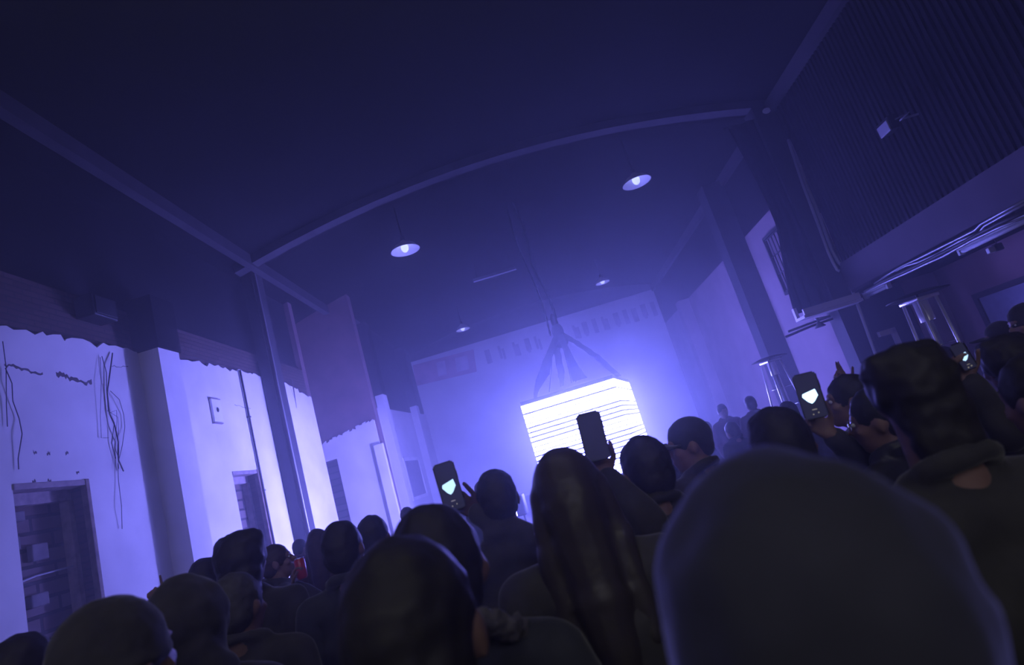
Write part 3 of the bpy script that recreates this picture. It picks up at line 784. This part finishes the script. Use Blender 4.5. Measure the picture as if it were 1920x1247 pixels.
    for hip, kn, an in hips:
        bm = BM(); s = 1 if an.x > 0 else -1
        cap(bm, an + Vector((0, -.03, -.022)), an + Vector((s * .015, .15, -.03)), .043, .035); remesh(bm, 'shoe', C_BLK, root, .014)
    if fur:
        bm = BM()
        for a in range(14):
            a0, a1 = a * math.pi / 7, (a + 1) * math.pi / 7
            q = [nb + Vector((math.cos(b) * .125, math.sin(b) * .10 - .01, .03 - .05 * math.sin(b) + .012 * math.sin(5 * b))) for b in (a0, a1)]
            cap(bm, q[0], q[1], .024, .024, 8)
        remesh(bm, 'fleece_collar', C_FUR, root, .009, disp=.009, dscale=70, smooth=1)['label'] = 'pale fleece collar'
    # hair or headgear
    if hair in ('short', 'curly', 'flat', 'bun', 'bob', 'long', 'bushy'):
        bm = BM()
        hell(bm, (0, -.014, .030), (.082, .100, .098), 24); hell(bm, (0, -.045, -.012), (.074, .066, .074), 20)
        if hair == 'curly':
            rc = random.Random(int(px * 7))
            for i in range(34):
                a = i * 2.4 + rc.uniform(-.3, .3); zz = -.03 + .13 * (i / 34)
                rr = math.sqrt(max(0, 1 - ((zz - .0) / .13) ** 2)) * .085
                ru = rc.uniform(.017, .032); hell(bm, (math.cos(a) * rr, -.02 + math.sin(a) * rr, zz), (ru, ru, ru), 10)
        if hair == 'flat': hell(bm, (0, .0, .085), (.07, .085, .035)); hell(bm, (0, .06, .07), (.06, .035, .03))
        if hair == 'bushy': hell(bm, (0, -.03, .03), (.104, .108, .105), 24); hell(bm, (0, -.06, -.045), (.092, .07, .085), 20); hell(bm, (0, -.07, -.11), (.088, .055, .09), 20); hell(bm, (.05, -.02, .08), (.06, .06, .05)); hell(bm, (-.055, -.02, .075), (.05, .06, .05))
        if hair == 'bun': hell(bm, (0, -.10, .075), (.038, .04, .038))
        if hair in ('bob', 'long'):
            L = .20 if hair == 'bob' else .42
            for s in (-1, 1):
                cap(bm, hp((s * .055, -.02, .02)), hp((s * .078, -.035, -.12)), .045, .04)
                cap(bm, hp((s * .075, -.04, -.10)), hp((s * .085, -.075, -L * .72)), .045, .03)
            cap(bm, hp((0, -.05, 0)), hp((0, -.09, -L * .6)), .08, .06); cap(bm, hp((0, -.085, -L * .5)), hp((0, -.12, -L)), .07, .035)
        # keep the face clear
        hs = remesh(bm, 'hair', hm, root, max(.008, vox * .7), disp={'curly': .006, 'bushy': .007}.get(hair, .005), dscale=34 if hair != 'long' else 16, smooth=2)
    elif hair in ('beanie', 'hoodup'):
        bm = BM()
        if hair == 'beanie':
            hell(bm, (0, -.014, .036), (.086, .103, .098), 24)
            for a in range(16):
                b0, b1 = a * math.pi / 8, (a + 1) * math.pi / 8
                cap(bm, hp((math.cos(b0) * .082, -.012 + math.sin(b0) * .098, .004)), hp((math.cos(b1) * .082, -.012 + math.sin(b1) * .098, .004)), .012, .012, 8)
            remesh(bm, 'beanie', hm, root, .009, disp=.003, dscale=60)
        else:
            hell(bm, (0, -.02, .022), (.105, .118, .118), 24); hell(bm, (0, -.045, -.07), (.10, .09, .11), 20)
            cap(bm, hp((-.05, -.05, -.13)), hp((.05, -.05, -.13)), .08, .08)
            remesh(bm, 'hood', hm, root, .010, disp=.008, dscale=22)
    elif hair == 'cap':
        bm = BM(); hell(bm, (0, -.012, .034), (.083, .100, .092), 24); hell(bm, (0, -.06, -.01), (.066, .045, .06))
        c_ = remesh(bm, 'cap', hm, root, .009)
        bm = BM(); n_ = 14; top = []; bot = []
        for i in range(n_ + 1):
            a = math.radians(20 + 140 * i / n_)
            for (rr, lst) in ((.095, 0), (.19, 1)):
                ca, sa = math.cos(a), math.sin(a)
                yy = .01 + sa * (.085 if lst == 0 else .185); xx = ca * (.08 if lst == 0 else .078); zz = .03 - (.006 if lst else 0) - .02 * abs(ca)
                top.append(bm.verts.new(hp((xx, yy, zz + .006)))); bot.append(bm.verts.new(hp((xx, yy, zz))))
        for i in range(n_):
            a = 2 * i
            bm.faces.new((top[a], top[a + 1], top[a + 3], top[a + 2])); bm.faces.new((bot[a + 2], bot[a + 3], bot[a + 1], bot[a]))
            bm.faces.new((top[a + 1], bot[a + 1], bot[a + 3], top[a + 3])); bm.faces.new((bot[a], top[a], top[a + 2], bot[a + 2]))
        bm.faces.new((top[0], bot[0], bot[1], top[1])); bm.faces.new((top[-1], bot[-1], bot[-2], top[-2]))
        br = new_obj('brim', bm, hm, c_, True)
    return root, hp, Matrix.Rotation(rz, 3, 'Z'), Vector((x, y, 0))

def eyes(P):
    root, hp, R_, o_ = P
    for s in (-1, 1):
        bm = BM(); ell(bm, hp((s * .030, .080, .008)), (.012, .008, .008), seg=10); new_obj('eye', bm, EYE, root, True)

def phone(c, d, n, label, w=.080, h=.166, img=True, strength=1.6):
    """c centre, d up the long side, n the way the screen faces"""
    d = Vector(d).normalized(); n = Vector(n); n = (n - d * n.dot(d)).normalized(); s = d.cross(n)
    root = empty('smartphone', c); root.rotation_euler = Matrix((s, n * -1, d)).transposed().to_euler() if False else (0, 0, 0)
    M = Matrix((s, d, n)).transposed()
    root.rotation_euler = M.to_euler()
    tag(root, label, 'smartphone')
    bm = BM(); box(bm, (-w / 2, -h / 2, -.0045), (w / 2, h / 2, .0045))
    bmesh.ops.bevel(bm, geom=[e for e in bm.edges if abs((e.verts[0].co - e.verts[1].co).z) > .005], offset=.010, segments=4, affect='EDGES')
    new_obj('phone_case', bm, BLACK, root)
    bm = BM(); box(bm, (-w / 2 + .004, -h / 2 + .004, .0046), (w / 2 - .004, h / 2 - .004, .0055))
    sc_ = new_obj('screen', bm, mat('phone_screen', (.01, .01, .012), .55, emis=(.012, .012, .03), estr=1), root)
    if img:
        em = mat('phone_live_image', (.02, .02, .02), .4, emis=(.45, .72, 1.0), estr=strength)
        bm = BM()
        q = [(-.30, .06), (.27, .12), (.32, -.02), (.12, -.13), (-.02, -.17), (-.16, -.12), (-.34, .0)]
        prism(bm, [(a * w * .95, b * h) for a, b in q], 'Z', .0056, .0060)
        new_obj('screen_image', bm, em, sc_)
        bm = BM()
        for a, b in [(-.1, -.40), (.12, -.38)]:
            ell(bm, (a * w, b * h, .0058), (.0028, .0028, .0006), seg=8)
        box(bm, (-.10 * w, -.31 * h, .0056), (.10 * w, -.29 * h, .006))
        new_obj('screen_button', bm, mat('phone_button_glow', (.1, .1, .1), .4, emis=(.6, .55, .45), estr=.35), sc_)
    bm = BM(); box(bm, (w / 2 - .001, .02, -.002), (w / 2 + .0015, .05, .002)); new_obj('side_button', bm, BLACK, root)
    return root
V = Vector
# photographer's neighbours, near to far
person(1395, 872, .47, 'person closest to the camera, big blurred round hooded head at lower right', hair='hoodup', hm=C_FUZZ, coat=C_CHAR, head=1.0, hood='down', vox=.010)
person(735, 1003, .86, 'person in front at lower left of centre, low dark round head of hair', hair='short', hm=H_BLK, coat=C_CHAR, head=1.12, vox=.010)
person(793, 945, 1.24, 'person with smooth dark dome of hair just left of the raised phone', hair='short', hm=H_BLK, coat=C_NAVY, look=8, head=1.12, fur=True)
person(1040, 838, 1.60, 'person with long straight fair hair in front of the light box', hair='long', hm=H_BLD, coat=C_CHAR, head=1.10, vox=.010)
person(205, 1120, 1.22, 'person at the bottom left with wide flat-topped dark beanie', hair='beanie', hm=C_BLK, coat=C_BLK, head=1.05, look=-20)
person(40, 1184, 2.0, 'person in the bottom left corner, only the top of a dark head showing', hair='short', hm=H_BLK, coat=C_BLK)
a_ = at(300, 1142, 3.1)
person(345, 1083, 1.68, 'person in a dark hood in front of the foot of the pilaster', hair='hoodup', hm=C_BLK, coat=C_BLK, hood='down',
       vox=.010)
person(382, 1044, 3.3, 'person with short flat dark hair raising one finger behind the dark hooded one', hair='flat', hm=H_BLK, coat=C_NAVY, vox=.007,
       armL=dict(w=a_, d=(-.1, .1, 1), n=(.2, -1, 0), t=(1, .2, 0), curl=(3, 70, 75, 75), hint=(-.3, -.2, -1)))
person(437, 1071, 2.2, 'person with rounded grey hair below the tall curly head', hair='short', hm=H_GRY, coat=C_CHAR, look=-10)
person(448, 997, 2.75, 'person with big dark curly hair and an earring beside the narrow window', hair='bushy', hm=H_BLK, coat=C_BLK, head=1.08)
P = person(513, 1018, 4.0, 'person in profile facing right and lifting a red can beside the left column', hair='short', hm=H_BRN, coat=C_BLK, face=-60, look=-10, tilt=8, vox=.007,
           armR=dict(w=at(552, 1098, 3.85), d=(.3, 0, 1), n=(1, .1, 0), t=(0, -1, .1), curl=(40, 42, 45, 48), hint=(0, 0, -1))); eyes(P)
q = at(564, 1066, 3.85)
can = empty('drink_can', q - Vector((0, 0, .062))); tag(can, 'red can lifted beside the foot of the left column', 'can')
bm = BM(); lathe(bm, [(.001, 0), (.026, 0), (.033, .012), (.033, .112), (.027, .122)]); new_obj('can_body', bm, mat('red_can_paint', (.5, .03, .05), .3, spec=.6), can, True)
bm = BM(); lathe(bm, [(.001, .121), (.026, .121), (.028, .124), (.026, .126), (.001, .123)]); new_obj('can_lid', bm, CHROME, can, True)
person(592, 990, 4.7, 'person with long brown hair in front of the foot of the left column', hair='long', hm=H_BRN, coat=C_BRN)
person(633, 975, 2.55, 'person with dark hair and a pale hairband left of centre', hair='short', hm=H_BLK, coat=C_NAVY)
person(692, 965, 3.25, 'person with rounded dark hair right of the one with a hairband', hair='short', hm=H_BLK, coat=C_BLK)
# raised phone left of centre
ph = at(842, 912, 2.30)
up = (at(832, 870, 2.3) - at(857, 955, 2.3)).normalized()
wr = at(893, 962, 2.36)
person(917, 879, 2.38, 'person with a round dark head holding a lit phone up at arm height', hair='short', hm=H_BLK, coat=C_BLK, skin=SKIND, look=12, head=.97, vox=.006,
       armL=dict(w=wr, d=(-.30, .02, .35), n=(0, -1, 0), t=(.6, 0, 1), curl=(60, 58, 58, 60), hint=(.3, -.1, -1)))
phone(ph, up, (ray(842, 912) * -1), 'phone held up left of centre, its screen showing the light box', .083, .185, strength=1.5)
# phone against the light box
ph = at(1112, 818, 2.05)
up = (at(1103, 780, 2.05) - at(1124, 862, 2.05)).normalized()
wr = at(1140, 895, 2.12)
person(1190, 817, 2.22, 'person with dark round hair holding a phone against the light box', hair='short', hm=H_BLK, coat=C_BLK, look=14, vox=.006, head=1.08,
       armL=dict(w=wr, d=(-.28, .02, .9), n=(0, -1, 0), t=(.9, 0, .2), curl=(40, 42, 45, 50), hint=(.1, -.1, -1)))
phone(ph, up, (ray(1112, 818) * -1), 'dark phone held up in front of the glowing light box', .085, .168, img=False)
P = person(1275, 782, 2.85, 'person in a dark peaked cap with the peak pointing left', hair='cap', hm=C_NAVY, coat=C_BLK, face=32, look=48, head=1.05, vox=.010); eyes(P)
person(1437, 762, 1.90, 'person with broad flat dark hair in front of the farther patio heater', hair='flat', hm=H_BLK, coat=C_CHAR, head=1.12, face=-10)
# third phone, to the right
ph = at(1519, 742, 2.20)
up = (at(1508, 708, 2.2) - at(1535, 790, 2.2)).normalized()
wr = at(1560, 815, 2.28)
P = person(1572, 702, 2.78, 'person with dark hair seen in profile behind the bright phone on the right', hair='short', hm=H_BLK, coat=C_BLK, face=60, look=10, tilt=10, vox=.008,
       armL=dict(w=wr, d=(-.35, .02, .5), n=(0, -1, .2), t=(.8, 0, .8), curl=(40, 42, 45, 48), hint=(0, -.3, -1))); eyes(P)
phone(ph, up, (ray(1519, 742) * -1), 'bright phone held up at right below the farther patio heater', .082, .168, strength=3.5)
P = person(1622, 724, 2.22, 'person with glinting glasses between the bright phone and the big dark head', hair='short', hm=H_BLK, coat=C_LEA, face=30, look=25); eyes(P)
for s in (-1, 1):
    bm = BM(); root, hp = P[0], P[1]
    pts = [hp((s * .032 + .022 * math.cos(a), .094, .006 + .018 * math.sin(a))) for a in [i * math.pi / 6 for i in range(13)]]
    tube(bm, pts, .0022, 6); new_obj('glasses_rim', bm, CHROME, root, True)
h_ = at(1585, 722, 3.5)
person(1600, 735, 3.45, 'person half hidden raising an open hand beside the conduit column', hair='short', hm=H_BLK, coat=C_BLK, vox=.008,
       armL=dict(w=h_ - V((0, 0, .02)), d=(-.15, 0, 1), n=(.1, -1, 0), t=(1, 0, .1), curl=(5, 12, 45, 60), hint=(.3, 0, -1)))
person(1668, 650, 1.25, 'person with the biggest black bushy hair on the right', hair='bushy', hm=H_BLK, coat=C_BLK, head=.79, width=1.05, vox=.010)
ph = at(1806, 668, 2.3)
person(1862, 632, 2.6, 'person with dark hair next to the small lit phone on the right', hair='bushy', hm=H_BLK, coat=C_BLK, vox=.008,
       armL=dict(w=at(1818, 716, 2.35), d=(-.2, 0, 1), n=(0, -1, 0), t=(1, 0, .2), curl=(40, 42, 45, 48), hint=(.1, -.2, -1)))
phone(ph, (-.15, 0, 1), (ray(1806, 668) * -1), 'small lit phone beside the big bushy head on the right', .05, .11, strength=1.6)
person(1915, 660, 1.62, 'person in a crumpled grey jacket at the right edge', hair='short', hm=H_BLK, coat=C_GREY, face=15, width=1.1)
P = person(1908, 571, 4.1, 'person in a dark beret with a lit face at the far right edge', hair='beanie', hm=C_BLK, coat=C_BLK, face=60, look=20, head=1.05); eyes(P)
P = person(1862, 603, 4.6, 'person in a dark peaked cap left of the one in a beret', hair='cap', hm=C_BLK, coat=C_BLK, face=30, look=30); eyes(P)
# distant crowd in the haze
far = [(1350, 757, 9.5, 'pink-faced person deep in the haze right of the light box', 180, H_BLK, C_WIN), (1366, 790, 7.2, 'pale-haired person in the haze below the pink-faced one', 20, H_BLD, C_CHAR),
       (1402, 742, 8.6, 'person in the haze just left of the farther patio heater', -10, H_BLK, C_BRN), (1322, 790, 10.5, 'small distant person in the haze right of the peaked cap', 170, H_BRN, C_BLK),
       (1258, 800, 9.0, 'small distant person behind the peaked cap', 10, H_BLK, C_NAVY), (560, 1010, 8.0, 'distant person by the far side of the left column', -30, H_BLK, C_WIN),
       (850, 905, 10.0, 'distant person behind the raised phone', 5, H_BLK, C_BLK), (760, 950, 7.0, 'distant person behind the smooth dark dome of hair', 5, H_BRN, C_BLK),
       (900, 900, 6.0, 'person farther back behind the one holding up the lit phone', 0, H_BLK, C_CHAR), (1470, 752, 5.5, 'person farther back below the farther patio heater', 0, H_BLK, C_BLK),
       (1760, 650, 5.5, 'person farther back below the tall patio heater', 10, H_BLK, C_BLK), (1240, 832, 5.0, 'person farther back between the two cap-side heads', 0, H_BLK, C_BLK)]
for (x_, y_, Y_, lab, fc, hm_, ct_) in far:
    person(x_, y_, Y_, lab, face=fc, hair='short', hm=hm_, coat=ct_, vox=.022, group='people farther back in the haze')

bpy.data.scenes.remove(TMP)
